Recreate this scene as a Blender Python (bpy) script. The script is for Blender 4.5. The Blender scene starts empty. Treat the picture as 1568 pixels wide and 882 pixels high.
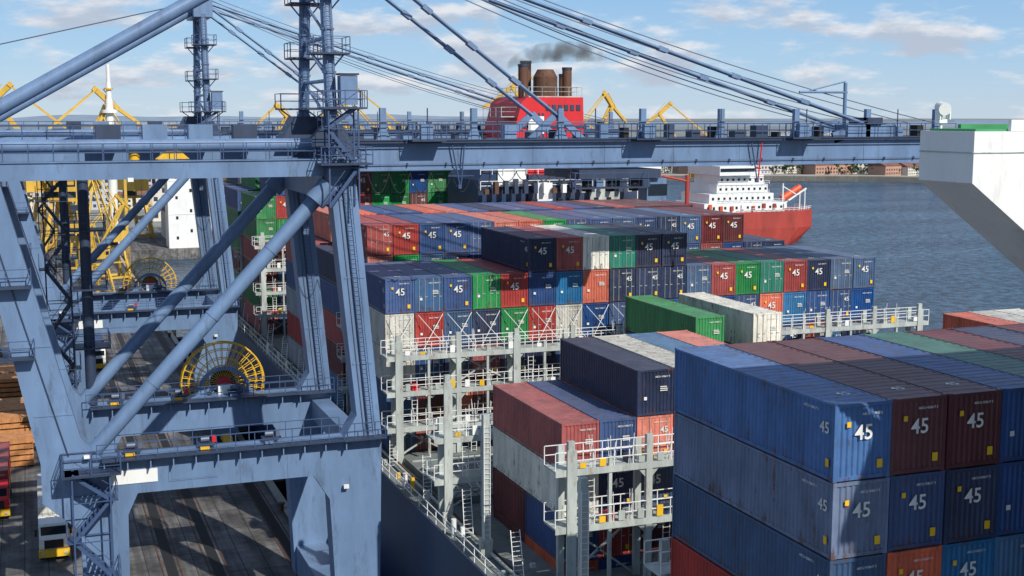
import bpy, math, random
from mathutils import Vector, Matrix
R=random.Random(7)
scene=bpy.context.scene
# ---------------------------------------------------------------- helpers
def lin(r,g,b):
    f=lambda c:(c/255/12.92 if c/255<=0.04045 else ((c/255+0.055)/1.055)**2.4)
    return (f(r),f(g),f(b),1)
def newmat(name):
    m=bpy.data.materials.new(name); m.use_nodes=True
    nt=m.node_tree; return m,nt,nt.nodes['Principled BSDF']
def paint(name,col,rough=0.5,metal=0.0,var=0.25,scale=0.6,dirt=None,dirtamt=0.0,bump=0.0,streak=True):
    m,nt,p=newmat(name); N=nt.nodes;L=nt.links
    tc=N.new('ShaderNodeTexCoord'); mp=N.new('ShaderNodeMapping'); L.new(tc.outputs['Object'],mp.inputs[0])
    if streak: mp.inputs['Scale'].default_value=(1,1,0.25)
    no=N.new('ShaderNodeTexNoise'); no.inputs['Scale'].default_value=scale; no.inputs['Detail'].default_value=5; no.inputs['Roughness'].default_value=0.65
    L.new(mp.outputs[0],no.inputs['Vector'])
    mr=N.new('ShaderNodeMapRange'); mr.inputs[1].default_value=0.3; mr.inputs[2].default_value=0.7
    mr.inputs[3].default_value=1-var; mr.inputs[4].default_value=1+var*0.6
    L.new(no.outputs[0],mr.inputs[0])
    mx=N.new('ShaderNodeMix'); mx.data_type='RGBA'; mx.blend_type='MULTIPLY'; mx.inputs[0].default_value=1
    mx.inputs[6].default_value=col; L.new(mr.outputs[0],mx.inputs[7])
    out=mx.outputs[2]
    if dirtamt>0:
        n2=N.new('ShaderNodeTexNoise'); n2.inputs['Scale'].default_value=scale*3.1; n2.inputs['Detail'].default_value=6; n2.inputs['Roughness'].default_value=0.75
        L.new(mp.outputs[0],n2.inputs['Vector'])
        cr=N.new('ShaderNodeMapRange'); cr.inputs[1].default_value=0.54; cr.inputs[2].default_value=0.70; cr.inputs[3].default_value=0; cr.inputs[4].default_value=dirtamt
        L.new(n2.outputs[0],cr.inputs[0])
        m2=N.new('ShaderNodeMix'); m2.data_type='RGBA'; L.new(cr.outputs[0],m2.inputs[0]); L.new(out,m2.inputs[6]); m2.inputs[7].default_value=dirt or lin(95,65,50)
        out=m2.outputs[2]
    L.new(out,p.inputs['Base Color']); p.inputs['Roughness'].default_value=rough; p.inputs['Metallic'].default_value=metal
    if bump>0:
        b=N.new('ShaderNodeBump'); b.inputs['Strength'].default_value=bump; L.new(no.outputs[0],b.inputs['Height']); L.new(b.outputs[0],p.inputs['Normal'])
    return m
class B:
    def __init__(s): s.v=[];s.f=[];s.m=[];s.s=[]
    def add(s,vs,fs,mat=0,smooth=False):
        o=len(s.v); s.v+= [tuple(x) for x in vs]
        for f in fs: s.f.append([i+o for i in f]); s.m.append(mat); s.s.append(smooth)
    def box(s,x0,x1,y0,y1,z0,z1,mat=0):
        s.add([(x0,y0,z0),(x1,y0,z0),(x1,y1,z0),(x0,y1,z0),(x0,y0,z1),(x1,y0,z1),(x1,y1,z1),(x0,y1,z1)],
          [(0,3,2,1),(4,5,6,7),(0,1,5,4),(1,2,6,5),(2,3,7,6),(3,0,4,7)],mat)
    def cbox(s,c,d,mat=0): s.box(c[0]-d[0]/2,c[0]+d[0]/2,c[1]-d[1]/2,c[1]+d[1]/2,c[2]-d[2]/2,c[2]+d[2]/2,mat)
    def frame(s,p,q):
        d=(Vector(q)-Vector(p)).normalized()
        up=Vector((0,0,1)) if abs(d.z)<0.95 else Vector((0,1,0))
        a=d.cross(up).normalized(); b=a.cross(d).normalized(); return a,b
    def tube(s,p,q,r,mat=0,n=8,r2=None,caps=True):
        p=Vector(p);q=Vector(q); r2=r if r2 is None else r2; a,b=s.frame(p,q)
        vs=[]
        for c,rr in ((p,r),(q,r2)):
            for i in range(n):
                t=2*math.pi*(i+0.5)/n; vs.append(c+a*math.cos(t)*rr+b*math.sin(t)*rr)
        s.add(vs,[(i,(i+1)%n,n+(i+1)%n,n+i) for i in range(n)],mat,n>5)
        if caps: s.add(vs,[tuple(range(n))[::-1],tuple(range(n,2*n))],mat)
    def beam(s,p,q,w,h,mat=0):
        p=Vector(p);q=Vector(q);a,b=s.frame(p,q);vs=[]
        for c in (p,q):
            for i,j in ((-1,-1),(1,-1),(1,1),(-1,1)): vs.append(c+a*i*w/2+b*j*h/2)
        s.add(vs,[(0,1,2,3)[::-1],(4,5,6,7),(0,1,5,4),(1,2,6,5),(2,3,7,6),(3,0,4,7)],mat)
    def prism(s,poly,lo,hi,axis='Y',mat=0):
        n=len(poly)
        if axis=='Y': f=lambda u,w,t:(u,t,w)
        elif axis=='X': f=lambda u,w,t:(t,u,w)
        else: f=lambda u,w,t:(u,w,t)
        vs=[f(u,w,lo) for u,w in poly]+[f(u,w,hi) for u,w in poly]
        s.add(vs,[tuple(range(n)),tuple(range(n,2*n))[::-1]]+[(i,n+i,n+(i+1)%n,(i+1)%n) for i in range(n)],mat)
    def rail(s,p,q,mat=0,h=1.1,sp=1.6,r=0.03,mid=True):
        p=Vector(p);q=Vector(q);L=(q-p).length;n=max(1,int(round(L/sp)))
        for i in range(n+1):
            c=p.lerp(q,i/n); s.tube(c,c+Vector((0,0,h)),r,mat,4,caps=False)
        for hh in ((h,h*.5) if mid else (h,)): s.tube(p+Vector((0,0,hh)),q+Vector((0,0,hh)),r,mat,4,caps=False)
    def stairtower(s,x0,x1,y0,y1,z0,z1,mat=0,step=2.6):
        for x in (x0,x1):
            for y in (y0,y1): s.tube((x,y,z0),(x,y,z1),0.07,mat,4,caps=False)
        z=z0;k=0
        while z<z1-0.5:
            zz=min(z+step,z1); ya,yb=(y0+0.2,y1-0.2)
            xa,xb=(x0,x1) if k%2==0 else (x1,x0)
            s.beam((xa,ya,z),(xb,ya,zz),0.06,0.22,mat); s.beam((xa,yb,z),(xb,yb,zz),0.06,0.22,mat)
            for i in range(9):
                t=(i+.5)/9; s.box(xa+(xb-xa)*t-.12,xa+(xb-xa)*t+.12,ya,yb,z+(zz-z)*t-.02,z+(zz-z)*t+.02,mat)
            s.tube((xa,ya-.05,z+1),(xb,ya-.05,zz+1),0.03,mat,4,caps=False)
            s.box(xb-.45,xb+.45,y0,y1,zz-.05,zz,mat)
            s.rail((xb-.45 if xb<xa else xb+.45,y0,zz),(xb-.45 if xb<xa else xb+.45,y1,zz),mat)
            for y in (y0,y1): s.tube((x0,y,zz),(x1,y,zz),.04,mat,4,caps=False)
            z=zz;k+=1
    def platform(s,x0,x1,y0,y1,z,mat=0,rm=None,sides='NSEW'):
        rm=mat if rm is None else rm
        s.box(x0,x1,y0,y1,z-.12,z,mat)
        if 'S' in sides: s.rail((x0,y0+.03,z),(x1,y0+.03,z),rm)
        if 'N' in sides: s.rail((x0,y1-.03,z),(x1,y1-.03,z),rm)
        if 'W' in sides: s.rail((x0+.03,y0,z),(x0+.03,y1,z),rm)
        if 'E' in sides: s.rail((x1-.03,y0,z),(x1-.03,y1,z),rm)
    def ladder(s,p,q,mat=0,w=.45,axis='X'):
        p=Vector(p);q=Vector(q); d=Vector((w/2,0,0)) if axis=='X' else Vector((0,w/2,0))
        for sg in (-1,1): s.tube(p+d*sg,q+d*sg,.03,mat,4,caps=False)
        n=int((q-p).length/.32)
        for i in range(n): c=p.lerp(q,(i+.5)/n); s.tube(c-d,c+d,.018,mat,4,caps=False)
    def mesh(s,name,mats):
        me=bpy.data.meshes.new(name); me.from_pydata(s.v,[],s.f)
        for m in mats: me.materials.append(m)
        me.polygons.foreach_set('material_index',s.m); me.polygons.foreach_set('use_smooth',s.s); me.update(); return me
    def obj(s,name,mats,loc=(0,0,0),rot=0):
        return place(name,s.mesh(name,mats),loc,rot)
def place(name,me,loc=(0,0,0),rot=0,scale=1,color=None):
    o=bpy.data.objects.new(name,me); scene.collection.objects.link(o); o.location=loc; o.rotation_euler=(0,0,rot)
    o.scale=(scale,)*3 if isinstance(scale,(int,float)) else scale
    if color: o.color=color
    return o
# ---------------------------------------------------------------- camera
cam=bpy.data.cameras.new('camera'); co=bpy.data.objects.new('camera',cam); scene.collection.objects.link(co)
co.location=(0,0,39); co.rotation_euler=(math.radians(90-7.64),0,math.radians(-20.6)); cam.lens=45; cam.sensor_width=36
cam.clip_start=0.5; cam.clip_end=30000; scene.camera=co
scene.view_settings.view_transform='Standard'; scene.view_settings.look='None'; scene.view_settings.exposure=0
# ---------------------------------------------------------------- light & sky
S=Vector((0.26,-0.80,0.70)).normalized()
sl=bpy.data.lights.new('sun','SUN'); sl.energy=5.0; sl.angle=math.radians(0.5); sl.color=(1,0.94,0.85)
so=bpy.data.objects.new('sun',sl); scene.collection.objects.link(so); so.rotation_euler=S.to_track_quat('Z','Y').to_euler(); so.location=(0,0,200)
w=bpy.data.worlds.new('World'); scene.world=w; w.use_nodes=True; nt=w.node_tree; N=nt.nodes;L=nt.links
bg=N['Background']; sky=N.new('ShaderNodeTexSky'); sky.sky_type='NISHITA'; sky.sun_disc=False
sky.sun_elevation=math.asin(S.z); sky.sun_rotation=math.atan2(S.x,S.y); sky.air_density=1.0; sky.dust_density=0.3; sky.ozone_density=3.0
tc=N.new('ShaderNodeTexCoord')
sp=N.new('ShaderNodeSeparateXYZ'); L.new(tc.outputs['Generated'],sp.inputs[0])
def mapping(zs,loc):
    mp=N.new('ShaderNodeMapping'); mp.inputs['Scale'].default_value=(1,1,zs); mp.inputs['Location'].default_value=loc; L.new(tc.outputs['Generated'],mp.inputs[0]); return mp
def noise(mp,sc,det,ro=.55):
    n=N.new('ShaderNodeTexNoise'); n.inputs['Scale'].default_value=sc; n.inputs['Detail'].default_value=det; n.inputs['Roughness'].default_value=ro; L.new(mp.outputs[0],n.inputs['Vector']); return n
def rng(src,a,b_,c,d,smooth=True):
    r=N.new('ShaderNodeMapRange'); 
    if smooth: r.interpolation_type='SMOOTHSTEP'
    r.inputs[1].default_value=a; r.inputs[2].default_value=b_; r.inputs[3].default_value=c; r.inputs[4].default_value=d; L.new(src,r.inputs[0]); return r
n1=noise(mapping(3.6,(0.32,0.1,0.15)),12,9,.58); r1=rng(n1.outputs[0],0.47,0.62,0,0.88)
n2=noise(mapping(3.6,(0.32,0.1,0.178)),12,7,.58); r2=rng(n2.outputs[0],0.45,0.62,0,1)
cc=N.new('ShaderNodeMix'); cc.data_type='RGBA'; L.new(r2.outputs[0],cc.inputs[0]); cc.inputs[6].default_value=(8.3,8.4,8.7,1); cc.inputs[7].default_value=(4.9,5.5,6.6,1)
gr=N.new('ShaderNodeValToRGB'); L.new(sp.outputs[2],gr.inputs[0]); e=gr.color_ramp.elements
e[0].position=0.0; e[0].color=(.53,.68,.84,1); e[1].position=1.0; e[1].color=(.06,.14,.34,1)
x=e.new(.045); x.color=(.37,.60,.87,1); x=e.new(.11); x.color=(.25,.49,.83,1); x=e.new(.4); x.color=(.12,.27,.55,1)
sc_=N.new('ShaderNodeVectorMath'); sc_.operation='SCALE'; sc_.inputs['Scale'].default_value=10; L.new(gr.outputs[0],sc_.inputs[0])
hs=N.new('ShaderNodeMix'); hs.data_type='RGBA'; hs.inputs[0].default_value=.8; L.new(sky.outputs[0],hs.inputs[6]); L.new(sc_.outputs[0],hs.inputs[7])
mx=N.new('ShaderNodeMix'); mx.data_type='RGBA'; L.new(r1.outputs[0],mx.inputs[0]); L.new(hs.outputs[2],mx.inputs[6]); L.new(cc.outputs[2],mx.inputs[7])
L.new(mx.outputs[2],bg.inputs[0]); bg.inputs[1].default_value=0.1
# ---------------------------------------------------------------- materials
M_crane=paint('crane_blue_paint',lin(102,128,162),0.42,0,0.28,0.35,lin(66,74,88),0.6)
M_crdark=paint('crane_dark_parts',lin(46,60,84),0.5,0,0.3,1.0)
M_rail=paint('crane_rail_paint',lin(56,78,114),0.5,0,0.1,1)
M_white=paint('white_paint',lin(224,226,224),0.45,0,0.08,0.5,lin(150,140,125),0.3)
M_yel=paint('yellow_paint',lin(222,176,40),0.5,0,0.2,0.6,lin(120,90,40),0.5)
M_yelo=paint('old_yellow_paint',lin(206,168,66),0.6,0,0.25,0.3,lin(130,105,70),0.7)
M_redp=paint('red_paint',lin(200,30,38),0.5,0,0.15,0.5,lin(110,40,30),0.3)
M_orange=paint('orange_paint',lin(205,84,45),0.5,0,0.2,0.5)
M_steel=paint('lashing_grey_paint',lin(172,180,176),0.55,0,0.35,0.8,lin(115,80,58),0.7)
M_rope=paint('wire_rope',lin(95,105,125),0.5,0.3,0.1,1)
M_black=paint('rubber_black',lin(28,28,30),0.8,0,0.2,1)
M_glass=paint('dark_glass',lin(25,35,45),0.1,0,0.1,1)
M_rust=paint('rusty_steel',lin(94,64,48),0.8,0,0.5,0.8,lin(36,26,24),0.9)
M_hull=paint('hull_blue',lin(26,50,82),0.45,0,0.3,0.12,lin(70,60,60),0.35)
M_deck=paint('deck_grey_green',lin(112,120,118),0.8,0,0.35,0.5,lin(74,66,58),0.7,streak=False)
M_hullr=paint('hull_red',lin(168,64,54),0.55,0,0.35,0.15,lin(110,50,40),0.7)
M_conc=paint('concrete_light',lin(160,156,148),0.9,0,0.25,0.1,lin(105,100,95),0.4)
M_roof=paint('roof_tile',lin(120,84,74),0.9,0,0.3,0.2)
M_win=paint('window_panes',lin(58,68,82),0.3,0,0.1,1)
M_wood=paint('stacked_lumber',lin(190,130,80),0.9,0,0.4,2.0)
def container_mat():
    m,nt,p=newmat('container_paint'); N=nt.nodes;L=nt.links
    oi=N.new('ShaderNodeObjectInfo'); tc=N.new('ShaderNodeTexCoord')
    ad=N.new('ShaderNodeVectorMath'); ad.operation='ADD'; L.new(tc.outputs['Object'],ad.inputs[0])
    sc=N.new('ShaderNodeMath'); sc.operation='MULTIPLY'; sc.inputs[1].default_value=57; L.new(oi.outputs['Random'],sc.inputs[0]); L.new(sc.outputs[0],ad.inputs[1])
    mp=N.new('ShaderNodeMapping'); mp.inputs['Scale'].default_value=(1,1,0.3); L.new(ad.outputs[0],mp.inputs[0])
    n=N.new('ShaderNodeTexNoise'); n.inputs['Scale'].default_value=0.8; n.inputs['Detail'].default_value=5; n.inputs['Roughness'].default_value=0.7; L.new(mp.outputs[0],n.inputs['Vector'])
    mr=N.new('ShaderNodeMapRange'); mr.inputs[1].default_value=.3; mr.inputs[2].default_value=.7; mr.inputs[3].default_value=.64; mr.inputs[4].default_value=1.22; L.new(n.outputs[0],mr.inputs[0])
    a=N.new('ShaderNodeMix'); a.data_type='RGBA'; a.blend_type='MULTIPLY'; a.inputs[0].default_value=1; L.new(oi.outputs['Color'],a.inputs[6]); L.new(mr.outputs[0],a.inputs[7])
    hv=N.new('ShaderNodeHueSaturation'); v=N.new('ShaderNodeMapRange'); v.inputs[3].default_value=.78; v.inputs[4].default_value=1.18; L.new(oi.outputs['Random'],v.inputs[0]); L.new(v.outputs[0],hv.inputs['Value']); L.new(a.outputs[2],hv.inputs['Color'])
    h2=N.new('ShaderNodeMath'); h2.operation='FRACT'; h3=N.new('ShaderNodeMath'); h3.operation='MULTIPLY'; h3.inputs[1].default_value=7.3; L.new(oi.outputs['Random'],h3.inputs[0]); L.new(h3.outputs[0],h2.inputs[0])
    sr=N.new('ShaderNodeMapRange'); sr.inputs[3].default_value=.78; sr.inputs[4].default_value=1.03; L.new(h2.outputs[0],sr.inputs[0]); L.new(sr.outputs[0],hv.inputs['Saturation'])
    n2=N.new('ShaderNodeTexNoise'); n2.inputs['Scale'].default_value=2.2; n2.inputs['Detail'].default_value=7; n2.inputs['Roughness'].default_value=0.8; L.new(mp.outputs[0],n2.inputs['Vector'])
    sz=N.new('ShaderNodeSeparateXYZ'); L.new(tc.outputs['Object'],sz.inputs[0])
    lo=N.new('ShaderNodeMapRange'); lo.inputs[1].default_value=.6; lo.inputs[2].default_value=.05; lo.inputs[3].default_value=0; lo.inputs[4].default_value=.075; L.new(sz.outputs[2],lo.inputs[0])
    hi=N.new('ShaderNodeMapRange'); hi.inputs[1].default_value=2.5; hi.inputs[2].default_value=2.85; hi.inputs[3].default_value=0; hi.inputs[4].default_value=.035; L.new(sz.outputs[2],hi.inputs[0])
    lad0=N.new('ShaderNodeMath'); lad0.operation='ADD'; L.new(lo.outputs[0],lad0.inputs[0]); L.new(hi.outputs[0],lad0.inputs[1])
    lad=N.new('ShaderNodeMath'); lad.operation='ADD'; L.new(n2.outputs[0],lad.inputs[0]); L.new(lad0.outputs[0],lad.inputs[1])
    r=N.new('ShaderNodeMapRange'); r.inputs[1].default_value=.57; r.inputs[2].default_value=.66; r.inputs[4].default_value=.85; L.new(lad.outputs[0],r.inputs[0])
    b=N.new('ShaderNodeMix'); b.data_type='RGBA'; L.new(r.outputs[0],b.inputs[0]); L.new(hv.outputs[0],b.inputs[6]); b.inputs[7].default_value=lin(84,56,46)
    s2=N.new('ShaderNodeMapRange'); s2.inputs[1].default_value=.35; s2.inputs[2].default_value=.27; s2.inputs[4].default_value=.28; L.new(n2.outputs[0],s2.inputs[0])
    b2=N.new('ShaderNodeMix'); b2.data_type='RGBA'; L.new(s2.outputs[0],b2.inputs[0]); L.new(b.outputs[2],b2.inputs[6]); b2.inputs[7].default_value=lin(170,170,168)
    g=N.new('ShaderNodeNewGeometry'); sx=N.new('ShaderNodeSeparateXYZ'); L.new(g.outputs['Normal'],sx.inputs[0])
    n3=N.new('ShaderNodeTexNoise'); n3.inputs['Scale'].default_value=0.5; n3.inputs['Detail'].default_value=5; L.new(ad.outputs[0],n3.inputs['Vector'])
    mu=N.new('ShaderNodeMath'); mu.operation='MULTIPLY'; L.new(sx.outputs[2],mu.inputs[0]); L.new(n3.outputs[0],mu.inputs[1])
    mu2=N.new('ShaderNodeMath'); mu2.operation='MULTIPLY'; mu2.use_clamp=True; mu2.inputs[1].default_value=0.24; L.new(mu.outputs[0],mu2.inputs[0])
    c=N.new('ShaderNodeMix'); c.data_type='RGBA'; L.new(mu2.outputs[0],c.inputs[0]); L.new(b2.outputs[2],c.inputs[6]); c.inputs[7].default_value=lin(150,145,140)
    L.new(c.outputs[2],p.inputs['Base Color']); p.inputs['Roughness'].default_value=.5
    nb=N.new('ShaderNodeTexNoise'); nb.inputs['Scale'].default_value=1.1; nb.inputs['Detail'].default_value=2; L.new(ad.outputs[0],nb.inputs['Vector'])
    bp=N.new('ShaderNodeBump'); bp.inputs['Strength'].default_value=.5; bp.inputs['Distance'].default_value=.14; L.new(nb.outputs[0],bp.inputs['Height']); L.new(bp.outputs[0],p.inputs['Normal'])
    return m
M_cont=container_mat()
M_lab=paint('label_white',lin(215,215,210),0.6,0,0.25,3)
M_laby=paint('label_yellow',lin(225,180,30),0.6,0,0.1,3)
M_dark=paint('gap_dark',lin(30,30,32),0.8,0,0.1,3)
CM=[M_cont,M_lab,M_laby,M_dark,M_steel]
def text2d(t,size):
    cu=bpy.data.curves.new('t','FONT'); cu.body=t; cu.size=size; cu.align_x='CENTER'; cu.align_y='CENTER'; cu.resolution_u=3; cu.offset=0.012*size
    o=bpy.data.objects.new('t',cu); scene.collection.objects.link(o); bpy.context.view_layer.update()
    me=bpy.data.meshes.new_from_object(o.evaluated_get(bpy.context.evaluated_depsgraph_get()))
    vs=[tuple(v.co) for v in me.vertices]; fs=[tuple(p.vertices) for p in me.polygons]
    bpy.data.objects.remove(o); bpy.data.curves.remove(cu); bpy.data.meshes.remove(me); return vs,fs
T45=text2d('45',1.0); TN=text2d('ABCU 428617 3',1.0)
def put_text(b,T,pos,size,face,mat=1):
    vs,fs=T
    if face=='-Y': V=[(pos[0]+v[0]*size,pos[1],pos[2]+v[1]*size) for v in vs]
    elif face=='-X': V=[(pos[0],pos[1]-v[0]*size,pos[2]+v[1]*size) for v in vs]
    elif face=='+Z': V=[(pos[0]+v[0]*size,pos[1]+v[1]*size,pos[2]) for v in vs]
    b.add(V,fs,mat)
CH=2.87
def corr(b,axis,a0,a1,z0,z1,base,depth,pitch,out):
    n=max(2,int(round((a1-a0)/pitch))); p=(a1-a0)/n; pts=[]
    for i in range(n):
        s=a0+i*p; pts+=[(s,0),(s+p*.28,0),(s+p*.5,1),(s+p*.78,1)]
    pts.append((a1,0)); vs=[]
    for t,k in pts:
        q=base-out*depth*k
        for z in (z0,z1): vs.append((t,q,z) if axis=='X' else (q,t,z))
    b.add(vs,[(2*i,2*i+2,2*i+3,2*i+1) for i in range(len(pts)-1)],0)
def container(Lc,kind,label):
    b=B(); W=2.438; hx=W/2; P=.13
    for x in (-hx,hx-P):
        for y in (0,Lc-P): b.box(x,x+P,y,y+P,0.11,CH-.11,0)
        for y in (-.006,Lc-.18+.006):
            xx=x-.006 if x<0 else x-.05+.006
            for z in (0,CH-.115): b.box(xx,xx+.18,y,y+.18,z,z+.118,0)
        b.box(x+.01,x+.11,P,Lc-P,0.02,0.17,0); b.box(x+.015,x+.1,P,Lc-P,CH-.13,CH-.03,0)
    for y in (0,Lc-P): b.box(-hx+P,hx-P,y+.005,y+.12,0.02,0.16,0); b.box(-hx+P,hx-P,y+.005,y+.12,CH-.15,CH-.02,0)
    b.box(-hx+.1,hx-.1,.1,Lc-.1,.1,.14,3)
    corr(b,'Y',P,Lc-P,.17,CH-.13,-hx+.03,.05,.28,-1); corr(b,'Y',P,Lc-P,.17,CH-.13,hx-.03,.05,.28,1)
    n=int(Lc/.55); p=(Lc-.24)/n; vs=[];
    for i in range(n):
        for dy,z in ((0,0),(p*.35,0),(p*.5,-.02),(p*.85,-.02)): 
            for x in (-hx+.1,hx-.1): vs.append((x,.12+i*p+dy,CH-.03+z))
    for x in (-hx+.1,hx-.1): vs.append((x,Lc-.12,CH-.03))
    b.add(vs,[(2*i,2*i+1,2*i+3,2*i+2) for i in range(len(vs)//2-1)],0)
    corr(b,'X',-hx+P,hx-P,.16,CH-.15,Lc-.03,.045,.27,1)
    if kind=='end': corr(b,'X',-hx+P,hx-P,.16,CH-.15,.03,.055,.24,-1)
    else:
        b.box(-hx+P,-.01,.03,.07,.16,CH-.15,0); b.box(.01,hx-P,.03,.07,.16,CH-.15,0); b.box(-.011,.011,.05,.08,.16,CH-.15,3)
        for x in (-.85,-.35,.35,.85):
            b.tube((x,-.005,.1),(x,-.005,CH-.08),.022,4,5)
            for z in (.35,1.0,1.9,2.6): b.box(x-.06,x+.06,-.0,.03,z-.04,z+.04,0)
            b.box(x-.02,x+.22,-.03,-.01,1.25,1.3,4)
        for x in (-1.04,-.6,.6,1.04):
            for z in (.45,1.1,1.75,2.4): b.box(x-.07,x+.07,.015,.031,z-.05,z+.05,0)
    yf=-.009
    if label:
        put_text(b,T45,(0.02 if kind=='end' else .62,yf-.03,1.75 if kind=='end' else 1.95),.8 if kind=='end' else .55,'-Y')
        b.box(.62,.86,yf-.03,yf-.02,.4,.72,2)
        if kind=='end': b.box(-.72,-.55,yf-.03,yf-.02,2.0,2.2,2)
        put_text(b,TN,(.35,yf-.03,2.45),.13,'-Y')
        put_text(b,T45,(-hx-.004,.62,1.9),.6,'-X'); put_text(b,TN,(-hx-.004,1.5,2.5),.14,'-X')
        b.box(-hx-.012,-hx-.004,.3,.5,.5,.8,2)
        if kind=='end': put_text(b,T45,(.2,1.6,CH-.02),.6,'+Z')
    else:
        put_text(b,TN,(.45,yf-.03,2.4),.15,'-Y'); b.box(.3,.8,yf-.03,yf-.02,1.5,1.56,1); b.box(.3,.8,yf-.03,yf-.02,1.62,1.68,1); b.box(.3,.75,yf-.03,yf-.02,1.74,1.8,1)
        b.box(-.8,-.6,yf-.03,yf-.02,1.0,1.2,1)
    return b.mesh('shipping_container',CM)
C40=container(12.19,'end',True); C40n=container(12.19,'end',False); C40d=container(12.19,'door',False); C40dl=container(12.19,'door',True); C20=container(6.06,'end',False)
PAL={'b':(16,66,124),'n':(28,44,78),'s':(50,86,126),'c':(16,100,148),'r':(156,44,38),'o':(202,98,70),'m':(96,32,36),'g':(16,128,62),'t':(24,120,100),'w':(204,202,190),'y':(132,138,144),'B':(22,88,148),'S':(84,104,138),'p':(150,84,92)}
PAL={k:lin(*v) for k,v in PAL.items()}
def put(x,y,ztop,key,mesh=None):
    if mesh is None: mesh=R.choice([C40,C40n,C40n,C40d,C40dl]) if key in 'bnsmro' else R.choice([C40n,C40n,C40d,C40n])
    j=R.uniform(-.03,.03)
    place('shipping_container',mesh,(x+1.25+j,y+R.uniform(-.05,.05),ztop-CH),0,1,PAL[key])
X0=26.5;PX=2.5;TZ=2.9
def col(c,y,top,keys,base,mesh=None,top_mesh=None):
    z=top;i=0
    while z-TZ>base-0.6:
        k=keys[i] if i<len(keys) else R.choice('bnnsrmmowgbyc')
        put(X0+c*PX,y,z,k,mesh if mesh else (top_mesh if i==0 else None)); z-=TZ;i+=1
DK=11.4
for c,ks in enumerate(['BSsrb','mbobm','mncsm','bbcs','tmnb','mbm','nbr','mrb','bgm','rbn','bmo','nbs','mrb','nbr']):
    col(c,37.8,28.8,ks,DK,mesh=C40 if c<3 else None)
put(X0+PX,68.8,20.8,'r',C40n); put(X0+PX,68.8,17.9,'w',C40n)
for z,k1,k2 in ((15.0,'b','m'),(12.1,'o','m')):
    put(X0+PX,68.8,z,k1,C20); put(X0+PX,68.8+6.12,z,k2,C20)
col(2,68.8,20.8,'bnrb',9.2,top_mesh=C40n)
for c,ks in enumerate(['nosm','wrbm','cnmn']): col(c+3,68.8,23.7,ks,9.2,top_mesh=C40n)
col(6,68.8,23.7,'orbb',9.2)
for c in range(7,16): col(c,68.8,17.9,R.choice(['nrb','mbs','orn','gbm']),9.2)
for c,ks in ((16,'orb'),(17,'wbm'),(18,'wrs')): col(c,68.8,23.7,ks,9.2)
col(8,84.3,24.0,'gbnm',12.4,top_mesh=C40n); col(10,84.3,24.0,'wcmb',12.4,top_mesh=C40d)
for c in range(11,19): col(c,84.3,18.2,R.choice(['bm','rn','ns','mo']),12.4)
D=[(5,'bwwsb'),(5,'srbmr'),(5,'bsnob'),(5,'gnrmb'),(5,'rgnbm'),(6,'nbrnso'),(6,'rcwbmn'),(6,'wobrnb'),(6,'tnbmrn'),(6,'nnbsmr'),(6,'nnsbrm'),(5,'sbobm'),(5,'rbcmn'),(5,'gbrsb'),(5,'tobmr'),(5,'rcbnm'),(5,'nbrbs'),(5,'sbcmr'),(5,'sbnrm')]
for c,(n,ks) in enumerate(D): col(c,99.8,DK+n*TZ+.02,ks,DK,top_mesh=(C40d if c in (1,3,7,8,11,14,17) else C40))
F=[(5,'nbrm'),(6,'rob'),(6,'rgs'),(6,'bsn'),(6,'bnn'),(6,'bbr'),(6,'orb'),(6,'orm'),(6,'gbn'),(6,'bsn'),(6,'bnr'),(6,'sbb'),(6,'bmr'),(6,'nbs'),(6,'sbn'),(6,'mrb'),(6,'mbs'),(5,'nbr'),(5,'nbs')]
for c,(n,ks) in enumerate(F): col(c,115.3,DK+n*TZ+.2,ks,DK,top_mesh=C40dl if c%4==1 else C40)
G=[(5,'rb'),(6,'on'),(6,'ob'),(6,'bb'),(6,'bs'),(6,'ob'),(6,'on'),(6,'bb'),(6,'nb'),(6,'bs'),(6,'bo'),(6,'rb'),(6,'bn'),(6,'nb'),(6,'rb'),(6,'mm'),(6,'mr'),(6,'mm'),(5,'nb')]
for c,(n,ks) in enumerate(G): col(c,130.8,DK+n*TZ+.1,ks,DK)
for y in (162,177.5,193):
    for c in range(0,19):
        n=[6,7,7,7,6,7,7,7,7,7,7,7,5,5,5,4,5,5,5][c]
        ks=''.join(R.choice('ggbrmmbng') for _ in range(7))
        if y==162: ks=['ggrmg','brgrb','bmrgb','mrgbm','mmrgb','mrmgb','ggmrb','ggbmr','bmgrb','ggbmr','ggrmb','ggbmr'][c] if c<12 else ks
        col(c,y,DK+n*TZ+.2,ks,DK)
# ---------------------------------------------------------------- container ship
b=B()
M_green=paint('deck_green',lin(60,140,90),0.8,0,0.3,0.5)
XA,XB=24.5,76.0
hull=[(XA,-60),(XB,-60),(XB,195),(XB-5,222),(XA+5,222),(XA,195)]
b.prism(hull,-6,DK,'Z',0)
b.prism([(x+(0.02 if x<50 else -.02),y) for x,y in hull],DK,DK+.01,'Z',1)
b.box(XA-.05,XA+.12,-58,195,DK-.9,DK+.25,0)
b.rail((XA+.25,-50,DK),(XA+.25,195,DK),3,sp=2.0,r=.035)
for i in range(60):
    y=-40+i*3.9; 
    b.box(XA+.9,XA+1.15,y,y+.25,DK,DK+R.uniform(.4,1.3),R.choice([2,2,8,3]))
    if i%3==0: b.tube((XA+.7,y+1,DK),(XA+.7,y+1,DK+1.2),.18,R.choice([3,2]),8)
for i in range(14):
    y=58+i*9.3; b.ladder((XA+1.3,y,DK+.2),(XA+2.2,y+3.2,DK+2.6),3,.6)
b.tube((XA+1.6,-50,DK+.35),(XA+1.6,190,DK+.35),.12,2,6); b.tube((XA+1.95,-50,DK+.25),(XA+1.95,190,DK+.25),.08,5,6)
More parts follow.
